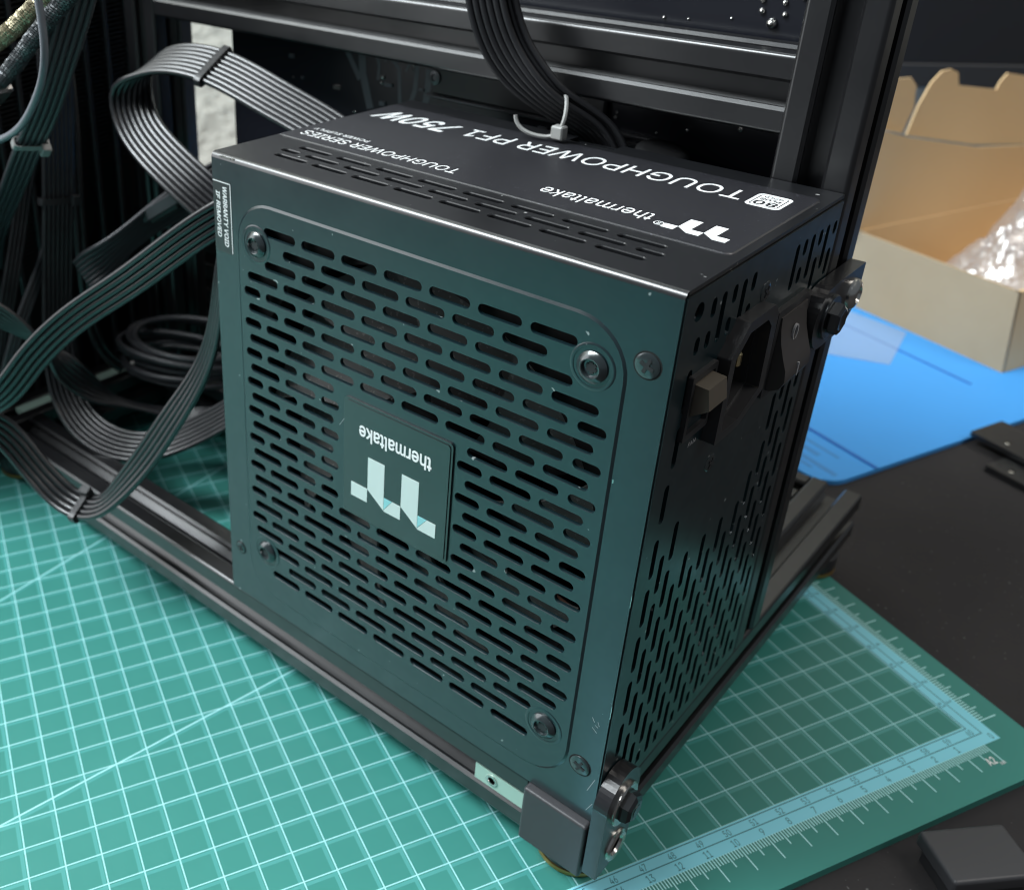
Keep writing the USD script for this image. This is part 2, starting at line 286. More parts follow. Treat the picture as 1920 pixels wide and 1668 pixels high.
# ================================================================== open frame of slotted rails
frame = thing('case_frame', 'black slotted aluminium frame carrying the power supply above the green mat', 'frame', (0, 0, 0))
part(frame, 'rail', rail('x', 10.3, 20, -148, 119.8), 'anod', smooth=20, label='long front rail under the power supply')
part(frame, 'rail', rail('y', 130, 20, 0.6, 205), 'anod', smooth=20, label='right side rail running back from the end cap')
part(frame, 'rail', rail('y', -158, 20, 0, 205), 'anod', smooth=20, label='left side rail behind the loops of ribbon cable')
part(frame, 'rail', rail('x', 97, 20, -147.8, 119.8), 'anod', smooth=20, label='lower cross rail behind the power supply')
part(frame, 'post', rail('z', 130, 96.6, 30.2, 330), 'anod', smooth=20, label='right upright post behind the power supply')
part(frame, 'post', rail('z', -147, 98, 30.2, 330), 'anod', smooth=20, label='left upright post beside the radiator')
part(frame, 'rail', rail('x', 98.4, 200.5, -136.8, 119.8), 'anod', smooth=20, label='upper cross rail between the posts')
part(frame, 'rail', rail('x', 195, 20, -147.8, 119.8), 'anod', smooth=20, label='rearmost lower cross rail')
cap = part(frame, 'end_cap', rounded(120.2, 139.7, -2.6, 0.9, 10.2, 29.8, 0.9), 'plastic_rough')
for (cx, cy) in ((130, 13), (130, 190), (-158, 14), (-158, 190)):
    ft = part(frame, 'foot', turned((cx, cy, 10), (0, 0, -1), [(9, 0), (10.5, 1.5), (10.5, 7.4), (9, 8.4)]), 'plastic')
    part(ft, 'foot_ring', turned((cx, cy, 1.9), (0, 0, -1), [(10.5, 0), (10.65, 0.4), (10.65, 1.2), (10, 1.85)]), 'gold')
cn = part(frame, 'corner_connector', bx(102.5, 119.8, 0.75, 3.6, 17.1, 22.9), 'connector')
part(cn, 'grub_screw', turned((108.3, 0.75, 20), (0, -1, 0), [(1.9, 0), (1.9, 0.25), (1.2, 0.25), (1.1, -0.1), (0.3, -0.1)]), 'steel')
for y in (77, 88): part(frame, 'rail_screw', turned((-158, y, 29.6), (0, 0, 1), [(2.6, 0), (2.6, 1.0), (1.6, 1.8), (0.3, 1.8)], 14), 'steel')
for y0, y1 in ((15, 32), (52, 72)):
    cn = part(frame, 'corner_connector', bx(-161, -155, y0, y1, 27.0, 29.3), 'connector')
# the two moulded brackets that hold the power supply to the frame
low = Polygon([(-2.2, 13.2), (-2.2, 37.5)] + [(6.4 + 8.9 * math.cos(a), 37.2 + 8.9 * math.sin(a)) for a in np.linspace(math.pi * 0.96, 0, 22)] + [(15.0, 24), (13.6, 16), (8, 13.2)])
br = part(frame, 'bracket', put(ext(low.buffer(-0.3).buffer(0.3), 4.0), 'right', (140.3, 0, 0)), 'printed', label='lower bracket with rounded top at the front corner')
part(br, 'washer', turned((144.3, 6.3, 36.0), (1, 0, 0), [(6.4, 0), (6.4, 0.8), (6.0, 1.1), (4, 1.1)]), 'steel')
part(br, 'thumb_screw', cat_([turned((145.4, 6.3, 36.0), (1, 0, 0), [(4.5, 0), (4.7, 0.7), (4.3, 2.2), (3.2, 2.9), (2.2, 3.0)], 6), turned((148.2, 6.3, 36.0), (1, 0, 0), [(1.9, 0), (1.9, 0.3), (0.5, 0.3)], 12)]), 'steel_dark', smooth=20)
part(br, 'button_screw', turned((144.3, 6.6, 19.6), (1, 0, 0), [(4.9, 0), (4.8, 0.6), (4.1, 1.0), (3.2, 0.7), (2.6, -0.3), (0.4, -0.4)]), 'steel')
upp = Polygon([(103, 158.6), (103, 147), (94.5, 141.2), (78, 141.6)] + [(80 + 9.2 * math.cos(a), 150 + 8.6 * math.sin(a)) for a in np.linspace(math.pi * 1.4, math.pi * 0.5, 18)])
br = part(frame, 'bracket', put(ext(upp.buffer(-0.5).buffer(0.5), 4.0), 'right', (140.3, 0, 0)), 'printed', label='upper bracket joining the power supply to the post')
part(br, 'washer', turned((144.3, 80.5, 150), (1, 0, 0), [(6.0, 0), (6.0, 0.7), (5.7, 0.9), (3, 0.9)]), 'steel_dark')
part(br, 'thumb_screw', turned((145.2, 80.5, 150), (1, 0, 0), [(4.2, 0), (4.4, 0.6), (4.2, 2.2), (3.2, 2.8), (1.2, 2.4)], 6), 'steel_dark', smooth=20)
part(br, 'button_screw', turned((144.3, 96.8, 151.3), (1, 0, 0), [(4.4, 0), (4.3, 0.7), (3.5, 1.5), (2.2, 1.9), (1.9, 1.2), (0.4, 1.1)]), 'steel')

# ================================================================== power supply
psu = thing('power_supply', 'black computer power supply with slotted fan grille facing the camera', 'power supply', (70, 43, 30))
X1, Y1, Z0, Z1 = 140.0, 86.0, 30.0, 180.0
RE = 1.5                                     # bend radius of the sheet metal
# -- fan side: flat margin, bevel, raised field with slots
field = rrect(9.8, 130.4, 36.2, 169.6, 13, 8); field2 = rrect(10.5, 129.7, 36.9, 168.9, 12.3, 8)
slots = []
P = 4.815; SL = 11.75; PX = 14.22
badge_zone = sbox(48.8, 85.4, 89.3, 125.2)
for r in range(25):
    z = 162.1 - P * r; L = []
    if r % 2 == 0:
        L = [(20.9 + PX * k, 20.9 + PX * k + SL) for k in range(7)]
        if 4 <= r <= 20: L += [(12.2, 18.6), (120.7, 127.7)]
    else:
        ks = range(1, 7) if r in (1, 23) else range(8)
        L = [(13.85 + PX * k, 13.85 + PX * k + SL) for k in ks]
    for a, b in L:
        if 86.5 < z < 125.2:
            if b > 48.9 and a < 89.2:
                if a < 48.9 - 5: b = 48.8
                elif b > 89.2 + 5: a = 89.3
                else: continue
        slots.append(stadium(a, b, z, 2.55))
fscrew = [(17.7, 157.6), (122.3, 157.9), (18.2, 53.6), (122.4, 52.7)]
CH = 0.12
def chamfers(polys, frame, h, d=0.3):
    '''The bevelled rims of punched holes: from the widened outline at height h to the hole itself d lower.'''
    out = []
    for p in polys:
        a = np.array(p.buffer(CH, quad_segs=4).exterior.coords)[:-1]; b = np.array([p.exterior.interpolate(p.exterior.project(Point(q))).coords[0] for q in a])
        out.append(loft([np.c_[a, np.full(len(a), h)], np.c_[b, np.full(len(b), h - d)]], caps=False))
    return put(cat_(out), frame)
holes = unary_union([q.buffer(CH, quad_segs=4) for q in slots] + [Point(p).buffer(4.6, quad_segs=8) for p in fscrew])
holes_low = unary_union(slots + [Point(p).buffer(4.6, quad_segs=8) for p in fscrew])
RAISE = 0.35
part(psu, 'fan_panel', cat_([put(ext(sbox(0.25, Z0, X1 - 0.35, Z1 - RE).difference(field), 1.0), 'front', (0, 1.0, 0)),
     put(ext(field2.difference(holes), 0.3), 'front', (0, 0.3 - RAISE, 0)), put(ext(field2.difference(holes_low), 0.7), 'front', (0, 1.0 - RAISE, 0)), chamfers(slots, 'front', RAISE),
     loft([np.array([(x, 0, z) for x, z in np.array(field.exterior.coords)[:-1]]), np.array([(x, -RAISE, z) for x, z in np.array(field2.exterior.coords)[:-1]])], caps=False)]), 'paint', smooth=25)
# -- the rounded fold along the upper front edge and the top plate
th = np.linspace(0, math.pi / 2, 7)
fold = loft([[(x, RE - RE * math.cos(a), Z1 - RE + RE * math.sin(a)) for a in th] for x in (0.25, X1 - 0.35)], close=False)
fold.invert(); fold = cat_([fold, bx(0.3, X1 - 0.4, 0.9, 1.1, Z1 - RE - 0.5, Z1 - RE)])
topslots = []
for yr in (10.6, 20.1): topslots += [stadium(14.6 + 14.13 * k, 26.3 + 14.13 * k, yr, 2.3) for k in range(8)]
topslots += [stadium(21.7 + 14.13 * k, 33.3 + 14.13 * k, 15.3, 2.3) for k in range(7)] + [stadium(12.4, 18.9, 15.3, 2.3), stadium(120.6, 127.1, 15.3, 2.3)]
top_poly = sbox(0.25, RE, X1 - 0.35, Y1).difference(unary_union([q.buffer(CH, quad_segs=4) for q in topslots] + [sbox(63.5, 80.5, 78, 86.1)])); top_low = sbox(0.25, RE, X1 - 0.35, Y1).difference(unary_union(topslots + [sbox(63.5, 80.5, 78, 86.1)]))
part(psu, 'top_panel', cat_([put(ext(top_poly, 0.3), 'xy', (0, 0, Z1 - 0.3)), put(ext(top_low, 0.7), 'xy', (0, 0, Z1 - 1.0)), chamfers(topslots, 'xy', Z1), fold]), 'paint_top', smooth=25)
part(psu, 'paint_chip', cat_([bx(3 + 1.2 * k + rng.uniform(0, 0.6), 4.1 + 1.2 * k + rng.uniform(0, 0.6), 0.05, 0.45 + rng.uniform(0, 0.35), Z1 - 0.95, Z1 - 0.62 + rng.uniform(0, 0.2)) for k in range(5)] +
     [bx(X1 - 0.42, X1 - 0.30, -0.03, 0.3, 102, 105.5), bx(X1 - 0.42, X1 - 0.30, -0.03, 0.3, 67, 71.2), bx(128, 128.3, -0.04, 0.02, 132.6, 133.0), bx(130.6, 130.9, -0.04, 0.02, 132.0, 132.9)]), 'steel', smooth=False)
for pts in ([(135.2, 64.5), (135.9, 63.4)], [(136.2, 62.6), (137.0, 62.2)], [(135.6, 61.4), (136.9, 60.4)], [(136.8, 64.0), (137.3, 62.9)], [(49.2, 113.6), (50.9, 116.2), (52.6, 112.4)], [(54.8, 111.4), (56.2, 108.6)], [(138.6, 45), (137, 40)], [(139, 36.5), (137.6, 33.2)]):
    part(psu, 'scratch', put(ext(LineString(pts).buffer(0.07), 0.02), 'front', (0, -0.01 if pts[0][0] > 100 else -RAISE - 0.62 if pts[0][0] > 53 else -RAISE - 0.01, 0)), 'grey_print', smooth=False)
# -- rear panel (the side with the mains socket)
rslots = []
PY, PZ = 4.93, 14.35
blank = [sbox(21, 104, 58.2, 136), sbox(-1, 122.5, 62, 163), sbox(58, 139, 90, 161.5), sbox(10, 117.5, 24, 126)]
keep = sbox(4, 34, 84.6, 174.6)
for k in range(16):
    yc = 7.6 + PY * k
    for j in range(-2, 12):
        z0 = 34.2 + PZ * j + (7.2 if k % 2 else 0); s = LineString([(yc, z0 + 1.15), (yc, z0 + 10.0 + 0.0)]).buffer(1.15, quad_segs=3)
        s = s.intersection(keep)
        if z0 + 5 > 160: continue
        if any(s.intersects(b) for b in blank[:2]) or any(s.intersects(b) for b in blank[2:3]): continue
        if s.is_empty or s.area < 6: continue
        rslots.append(s)
def rs(y, za, zb): rslots.append(LineString([(y, za + 1.15), (y, zb - 1.15)]).buffer(1.15, quad_segs=3))
for y, za, zb in [(14.3, 170.2, 174.8), (19.2, 162.8, 174.6), (24.6, 170.2, 174.6), (29.4, 162.8, 174.4), (34.4, 170, 174.5), (9.0, 163.4, 167.6), (14.0, 163.2, 167.3), (23.9, 162.9, 167.2), (33.9, 162.8, 167.2),
                  (58.9, 162.5, 174.2), (63.8, 170, 174.3), (63.3, 163, 167.3), (68.6, 162.7, 174.2), (73.6, 169.9, 174.2), (73.4, 158.5, 167.0), (78.1, 162.6, 174.2), (83.0, 170.5, 174.1), (82.6, 159.7, 167),
                  (8.4, 136, 146.5), (8.3, 149.8, 160.3), (7.6, 121.5, 132)]: rs(y, za, zb)
rholes = [Point(7.2, 174.0 - 0.2).buffer(2.1), Point(6.3, 36.2).buffer(2.0)]
iec = sbox(22.4, 138, 45, 164.5); sw = sbox(51, 137, 72.5, 159)
rear = sbox(0.6, Z0 + 0.3, Y1 - 0.6, Z1 - 1.4).difference(unary_union(rslots + rholes)).difference(unary_union([iec.buffer(-2), sw.buffer(-2)]))
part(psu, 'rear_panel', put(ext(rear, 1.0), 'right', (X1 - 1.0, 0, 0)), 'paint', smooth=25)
part(psu, 'side_shell', cat_([bx(0, 1, 0.6, Y1, Z0, Z1 - 1.1), bx(1, X1 - 1.1, Y1 - 1, Y1 - 0.05, Z0, Z1 - 1.1), bx(1, X1 - 1.1, 1.1, Y1 - 1, Z0, Z0 + 1), bx(X1 - 1.0, X1 - 0.2, 1.2, Y1 - 1, Z1 - 1.9, Z1 - 1.3)]), 'paint_top', smooth=False)
# -- screws
for i, (x, z) in enumerate(fscrew):
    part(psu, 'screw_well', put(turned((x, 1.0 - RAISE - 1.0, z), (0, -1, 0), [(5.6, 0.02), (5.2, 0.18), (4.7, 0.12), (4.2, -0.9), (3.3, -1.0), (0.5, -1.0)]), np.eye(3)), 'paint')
    phillips((x, -0.2, z), (0, -1, 0), 3.75, psu, 'fan_screw', 'screw', 'star', h=1.5)
for x, z, r in ((134.3, 162.4, 2.9), (134.0, 46.8, 2.9), (5.2, 48.4, 2.1)):
    part(phillips((x, 0.0, z), (0, -1, 0), r, psu, 'case_screw', 'screw', 'cross', h=0.5), 'seat_ring', turned((x, 0.0, z), (0, -1, 0), [(r + 0.35, 0), (r + 0.35, 0.03), (r - .2, 0.05)]), 'gap')
phillips((139.9, 42.9, 167.2), (1, 0, 0), 2.6, psu, 'case_screw', 'screw', 'cross', h=0.5)
phillips((139.9, 30.0, 127.5), (1, 0, 0), 2.4, psu, 'case_screw', 'screw', 'cross', h=0.5)
# -- badge on the grille
bd = part(psu, 'badge', cat_([put(ext(rrect(51.4, 88.2, 87.0, 124.0, 1.2), 1.3), 'front', (0, 0.4, 0)), put(ext(rrect(52.1, 87.5, 87.7, 123.3, 1.0), 0.25), 'front', (0, -0.9, 0))]), 'badge', smooth=25)
yb = -1.16
part(bd, 'badge_lettering', text('thermaltake', 'front_flip', (82.0, yb, 117.4), 24.8, 4.4, 0.06, True), 'white_print', smooth=False)
def emb(x0, z_hi, frame, org, s):
    """The folded double-T emblem: pale strips and small cyan facets, in a local plane, 30 wide and 15 high."""
    pale = [Polygon([(0, 10.3), (5.9, 10.3), (5.9, 14.8), (0, 14.8)]), Polygon([(6, 0), (11.9, 0), (11.9, 14.6), (6, 10.4)]), Polygon([(12, 14.4), (14.9, 10.4), (17.8, 10.4), (17.8, 14.8), (12, 14.8)]),
            Polygon([(17.9, 0), (23.7, 0), (23.7, 14.6), (17.9, 10.4)]), Polygon([(23.8, 14.4), (26.9, 10.4), (29.8, 10.4), (29.8, 14.8), (23.8, 14.8)])]
    cyan = [Polygon([(12, 10.4), (14.8, 10.4), (12, 14.2)]), Polygon([(23.8, 10.4), (26.8, 10.4), (23.8, 14.2)])]
    return pale, cyan
pale, cyan = emb(0, 0, None, None, 1)
def place_emb(polys, frame, org, sx, sy, h=0.06):
    return cat_([put(ext(affinity.scale(p, sx, sy, origin=(0, 0)), h), frame, org) for p in polys])
# the emblem stands upside down like the lettering: its local x runs along +x, its local y down
part(bd, 'emblem', place_emb([affinity.scale(p, 1, -1, origin=(0, 0)) for p in pale], 'front', (54.6, yb, 108.4), 1.0, 1.0), 'foil', smooth=False)
part(bd, 'emblem_facet', place_emb([affinity.scale(p, 1, -1, origin=(0, 0)) for p in cyan], 'front', (54.6, yb, 108.4), 1.0, 1.0), 'foil_cyan', smooth=False)
# -- product label on top
lo_, li_ = rrect(0.5, 137.4, 24.9, 77.2, 2.2, 6), rrect(0.9, 137.0, 25.3, 76.8, 1.8, 6)
lab = part(psu, 'product_label', loft([np.c_[np.array(q.exterior.coords)[:-1], np.full(len(q.exterior.coords) - 1, h)] for q, h in ((lo_, Z1 + 0.01), (lo_, Z1 + 0.05), (li_, Z1 + 0.3))]), 'label', smooth=20)
zt = Z1 + 0.3
for tx, org, w, h, bo, shr in (('TOUGHPOWER PF1', (122.6, 69.6), 84.5, 8.0, False, 0), ('750W', (34.6, 69.4), 29.4, 9.8, True, 0.22), ('thermaltake', (114.0, 37.6), 30.2, 5.6, False, 0), ('R', (117.2, 33.2), 0.9, 1.2, False, 0),
                               ('TOUGHPOWER SERIES', (60.4, 33.8), 56.0, 4.3, False, 0), ('POWER SUPPLY', (25.0, 37.9), 21.0, 1.9, False, 0)):
    part(lab, 'lettering', text(tx, 'top_flip', (*org, zt), w, h, 0.05, bo, shr), 'white_print', smooth=False)
part(lab, 'mark_ring', put(ext(Point(0, 0).buffer(1.25).difference(Point(0, 0).buffer(1.0)), 0.05), 'xy', (116.8, 32.6, zt)), 'white_print', smooth=False)
part(lab, 'seal', cat_([put(ext(rrect(124.4, 133.0, 60.2, 71.0, 1.6).difference(rrect(125.2, 132.2, 61.0, 70.2, 1.2)), 0.05), 'xy', (0, 0, zt)), put(ext(rrect(125.5, 131.9, 61.3, 69.9, 1.0), 0.05), 'xy', (0, 0, zt))]), 'white_print', smooth=False)
part(lab, 'emblem', place_emb([affinity.scale(p, 1, -1, origin=(0, 0)) for p in pale + cyan], 'xy', (118.0, 40.0, zt), 0.513, 0.62), 'white_print', smooth=False)
part(lab, 'seal_lettering', cat_([text('80', 'top_flip', (131.5, 65.0, zt + 0.06), 5.6, 3.4, 0.04, True), text('PLUS', 'top_flip', (131.2, 67.3, zt + 0.06), 5.0, 1.6, 0.04, True), text('GOLD', 'top_flip', (131.0, 69.3, zt + 0.06), 4.6, 1.2, 0.04)]), 'dark_print', smooth=False)
# -- warranty seal on the left edge
ws = part(psu, 'warranty_seal', put(ext(rrect(0.3, 7.7, 151.6, 172.6, 0.5), 0.05), 'front', (0, 0.0, 0)), 'paint_top', smooth=False)
part(ws, 'seal_lettering', cat_([text('WARRANTY VOID', 'front_down', (4.3, -0.06, 171.2), 17.7, 1.75, 0.03, True, 0.15), text('IF REMOVED', 'front_down', (1.5, -0.06, 169.4), 13.6, 1.65, 0.03, True, 0.15),
     bx(7.35, 7.6, -0.09, -0.05, 152, 172.2), bx(0.4, 7.6, -0.09, -0.05, 172.0, 172.25)]), 'white_print', smooth=False)
# -- mains socket, switch, fan-mode button
hexo = Polygon([(21.6, 137), (34, 137), (46, 142.2), (45.4, 162), (42.5, 165.2), (29, 165.2), (21.6, 158.6)]).buffer(-0.8).buffer(0.8)
hexi = Polygon([(24.4, 139.4), (33, 139.4), (42.8, 143.8), (42.2, 160), (39.5, 162.4), (30, 162.4), (24.4, 157.6)]).buffer(-0.5).buffer(0.5)
so = part(psu, 'mains_socket', cat_([put(ext(hexo.difference(hexi), 3.4), 'right', (139.8, 0, 0)), put(ext(hexi.buffer(0.05).difference(hexi.buffer(-0.8)), 16), 'right', (124, 0, 0)), put(ext(hexi, 0.8), 'right', (124, 0, 0))]), 'plastic', smooth=25)
for yy, zz in ((36.0, 152.4), (29, 147.2), (29, 157.4)):
    part(so, 'pin', bx(125, 140.2, yy - 0.9, yy + 0.9, zz - 1.9, zz + 1.9, 0.5), 'brass')
ro = part(psu, 'rocker_switch', cat_([put(ext(rrect(51.6, 72.2, 136.0, 159.4, 1.0).difference(rrect(53.6, 70.2, 137.8, 157.6, 0.6)), 1.6), 'right', (139.8, 0, 0))]), 'plastic', smooth=25)
prof_ = ((137, 138), (142.2, 138), (144.4, 139.2), (145.4, 141.4), (145.0, 144.4), (143.8, 147.4), (142.6, 151.0), (141.9, 154.6), (141.7, 157.4), (137, 157.4))
rk = loft(np.array([[(x, y, z) for x, z in prof_] for y in (53.9, 69.9)])); part(ro, 'rocker', rk, 'rocker', smooth=35)
cir = put(ext(affinity.scale(Point(0, 0).buffer(1.0), 1.6, 2.2).difference(affinity.scale(Point(0, 0).buffer(1.0), 1.15, 1.75)), 0.5), 'right', (142.5, 61.8, 151.6))
part(ro, 'switch_mark', cat_([cir, bx(144.2, 145.45, 61.5, 62.1, 140.6, 144.2)]), 'grey_print')
mb = part(psu, 'mode_button', cat_([put(ext(rrect(8.5, 20.5, 142.5, 158.6, 0.6).difference(rrect(9.8, 19.4, 144.2, 157.0, 0.4)), 1.2), 'right', (139.8, 0, 0))]), 'plastic')
part(mb, 'button', loft(np.array([[(x, y, z) for x, z in ((138, 148.6), (140.8, 148.6), (144.8, 151.4), (143.9, 156.2), (138, 156.6))] for y in (10.2, 18.8)])), 'cap_tan', smooth=15)
part(mb, 'button_lettering', cat_([text('SMART ZERO', 'right', (140.05, 22.2, 147), 0.8, 8, 0.05), text('FAN', 'right', (140.05, 14.6, 138.6), 3.6, 1.1, 0.05), text('ON', 'right', (140.05, 16.2, 141.6), 2.2, 1.2, 0.05)]), 'grey_print', smooth=False)
# -- what shows through the slots: fan and components
fan = part(psu, 'fan', cat_([turned((70, 28.5, 105), (0, -1, 0), [(20, 0), (20, 20), (18.5, 23), (2, 23.5)], 40), bx(9, 131, 28.6, 30, 42, 46), bx(9, 131, 28.6, 30, 164, 168)]), 'inside')
for k in range(9):
    a0 = 2 * math.pi * k / 9 + 0.35; rings = []
    for r in np.linspace(19, 56, 7):
        sw_ = a0 + (r - 19) / 56 * 0.55; half = 0.30 + 0.0008 * r; ringp = []
        for tt, dy in ((-1, 24.0), (-0.3, 18.5), (0.4, 14.0), (1, 9.5)): ringp.append((70 + r * math.cos(sw_ + tt * half), dy - 1.5, 105 + r * math.sin(sw_ + tt * half)))
        rings.append(ringp + [(x, y + 1.1, z) for x, y, z in ringp[::-1]])
    part(fan, 'blade', loft(np.array(rings)), 'blade')
part(psu, 'fan_shroud', cat_([put(ext(rrect(9, 131, 44, 166, 4).difference(Point(70, 105).buffer(58.5)), 1.2), 'front', (0, 3.4, 0)), loft([[(70 + r * math.cos(a), y, 105 + r * math.sin(a)) for a in np.linspace(0, 2 * math.pi, 48, endpoint=False)] for r, y in ((58.5, 2.4), (58.5, 27))], caps=False)]), 'inside')
part(psu, 'circuit_board', bx(4, 134, 80, 81.6, 34, 176), 'inside')
for k, (x, z, w, h, d, mm) in enumerate([(30, 60, 14, 50, 40, 'heatsink'), (92, 62, 6, 70, 42, 'heatsink'), (110, 120, 5, 50, 38, 'heatsink'), (60, 130, 24, 24, 34, 'brown'), (108, 84, 18, 18, 36, 'brown'), (84, 134, 14, 14, 36, 'yellow'), (40, 120, 22, 26, 40, 'inside')]):
    part(psu, 'component', bx(x, x + w, 80 - d, 80, z, z + h, 0.6), mm)
for x, z in ((118, 56), (124, 66), (116, 70), (112, 150), (52, 100)):
    part(psu, 'capacitor', turned((x, 80, z), (0, -1, 0), [(5, 0), (5, 24), (4.5, 25), (1, 25)], 16), 'inside')
for pts in ([(100, 60, 88), (104, 45, 100), (112, 36, 96), (116, 40, 84)], [(96, 40, 62), (102, 32, 66), (110, 36, 60), (118, 44, 52)], [(118, 20, 86), (128, 16, 84), (134, 18, 74), (136, 24, 62)]):
    part(psu, 'inner_wire', tube(spline(pts, 16), 0.8, 6), 'copper')

# ================================================================== ribbon cables
def ribbon(name, label, ctrl, n, material='rubber', pitch=2.05, ties=(), samples=64, tie_mat='tie', base=None, r=None):
    c = np.array(ctrl, float); d = np.r_[0, np.cumsum(np.linalg.norm(np.diff(c[:, :3], axis=0), axis=1))]; q = np.linspace(0, d[-1], samples)
    ctr = CubicSpline(d, c[:, :3])(q); side = np.stack([np.interp(q, d, c[:, 3 + k]) for k in range(3)], 1)
    k5 = np.ones(5) / 5; side = np.stack([np.convolve(np.pad(side[:, k], 2, mode='edge'), k5, 'valid') for k in range(3)], 1)
    t = np.gradient(ctr, axis=0); t /= np.linalg.norm(t, axis=1, keepdims=True)
    side -= t * (side * t).sum(1, keepdims=True); side /= np.linalg.norm(side, axis=1, keepdims=True); nrm = np.cross(t, side)
    T = thing(name, label, 'cable', base if base is not None else ctr[0], 'flat black ribbon cables')
    for i in range(n):
        part(T, 'conductor', tube(ctr + side * ((i - (n - 1) / 2) * pitch), r or pitch * 0.53, 8), material, smooth=True)
    for f in ties:
        i = int(f * (samples - 1)); hw = n * pitch / 2 + 0.6; loop = []
        for a in np.linspace(0, 2 * math.pi, 24, endpoint=False):
            ca, sa = math.cos(a), math.sin(a); e = 0.35
            loop.append(ctr[i] + side[i] * hw * np.sign(ca) * abs(ca) ** e + nrm[i] * 1.9 * np.sign(sa) * abs(sa) ** e)
        loop = np.array(loop); rr = [np.concatenate([[p + t[i] * 1.3 - (p - ctr[i]) * 0.0, p - t[i] * 1.3], [ctr[i] + (p - ctr[i]) * 1.09 - t[i] * 1.3, ctr[i] + (p - ctr[i]) * 1.09 + t[i] * 1.3]]) for p in loop]
        hd = bx(-1.6, 1.6, -2.2, 2.2, -1.4, 1.4, 0.3); hd = put(hd, np.stack([side[i], t[i], np.cross(side[i], t[i])], 1), ctr[i] + side[i] * (hw * 0.8) + nrm[i] * 2.6)
        part(T, 'zip_tie', cat_([loft(np.array(rr + [rr[0]]), caps=False), hd]), tie_mat)
    return T
ribbon('ribbon_cable', 'wide ribbon cable arching over behind the left top corner, with one zip tie', [[6, 70, 157, .06, .9, .42], [-10, 68, 166, .06, .9, .42], [-27.6, 66, 172.6, 0.05, 0.89, 0.44], [-41.7, 64, 177, 0.0, 0.87, 0.48], [-60.2, 62, 182.4, -0.05, 0.85, 0.50], [-73, 60, 184.9, -0.03, 0.86, 0.5],
       [-85, 58, 185, 0.0, 0.87, 0.48], [-96, 56, 182.4, 0.05, 0.88, 0.46], [-103.5, 54, 177, 0.12, 0.88, 0.45], [-106, 52, 170.2, 0.22, 0.86, 0.44], [-102.5, 50, 163, 0.32, 0.83, 0.44], [-93.5, 48, 156.6, 0.40, 0.80, 0.44], [-81.5, 47, 151, 0.42, 0.78, 0.46], [-68, 47.5, 144.5, 0.38, 0.78, 0.5], [-52, 50.5, 135.5, 0.3, 0.8, 0.52], [-20, 58, 120, 0.15, .84, .52]], 8, ties=(0.36,), samples=80)
ribbon('ribbon_cable', 'ribbon cable crossing in front at the left and looping back up, tied below', [[14, 24, 168, -.05, .16, -.99], [-8, 5.5, 156, -0.05, 0.16, -0.99], [-22, -0.9, 144.3, 0.0, 0.28, -0.95], [-38, -6.9, 130.8, 0.1, 0.3, -0.95], [-54, -14.8, 117.5, 0.14, 0.36, -0.92], [-70, -24.8, 98.9, 0.25, 0.5, -0.82], [-82, -33, 83, 0.2, 0.6, -0.77], [-92, -36, 74, 0.0, 0.85, -0.5],
       [-92, -29, 66.5, 0.2, 0.96, 0.0], [-84, -23.5, 55, 0.55, 0.8, 0.2], [-74, -21.0, 46.0, 0.5, 0.8, 0.32], [-64, -18.5, 41.8, 0.1, 0.9, 0.42], [-54.5, -16, 43.6, -0.35, 0.83, 0.40], [-45.5, -12.5, 52.5, -0.75, 0.5, 0.4], [-36, -7.0, 67.0, -0.95, 0.12, 0.2], [-26, -0.7, 85.3, -0.98, 0.12, 0.12], [-17.5, 5.4, 103, -0.93, 0.36, 0.05], [-11.5, 8.0, 122, -0.9, 0.4, -0.15], [-8, 10, 145, -0.85, 0.4, -0.3], [-4, 22, 165, -.85, .4, -.35]], 5, pitch=2.15, ties=(0.595,), samples=110)
ribbon('ribbon_cable', 'ribbon cable hanging beside the left post and curving across above the mat', [[-139, 42, 200, 0, .95, -.3], [-140, 38.5, 141, 0.0, 0.93, -0.36], [-140, 33.9, 108.5, 0.02, 0.94, -0.33], [-138, 27.6, 72.8, -0.01, 1.0, -0.07], [-130, 22.3, 50.5, -0.05, 0.97, 0.22], [-118, 20.4, 39.5, -0.04, 0.94, 0.32], [-104, 22.5, 33.8, -0.02, 0.9, 0.42], [-92, 28.8, 32.3, -0.2, 0.86, 0.45], [-78, 40, 37.5, -0.4, 0.72, 0.54], [-62, 53, 50, -0.6, 0.62, 0.5], [-36, 66, 76, -.6, .6, .5], [-12, 70, 100, -.5, .6, .6]], 7, samples=80, ties=(0.25,))
ribbon('ribbon_cable', 'narrow ribbon cable slanting down at the upper left edge, with a grey tie', [[-62, 12, 232, .6, .78, 0], [-69.8, 10, 212.4, 0.6, 0.8, -0.1], [-79.5, 6, 190, 0.25, 0.92, -0.28], [-92.0, 4, 170, 0.05, 0.87, -0.45], [-98, 4, 163.5, 0.0, 0.93, -0.35], [-121, 8, 142.4, -0.05, 0.96, -0.27], [-151, 14, 116, 0.04, 0.97, -0.24], [-176, 22, 88, .04, .97, -.24]], 5, ties=(0.44,), tie_mat='tie_grey', material='rubber_grey')
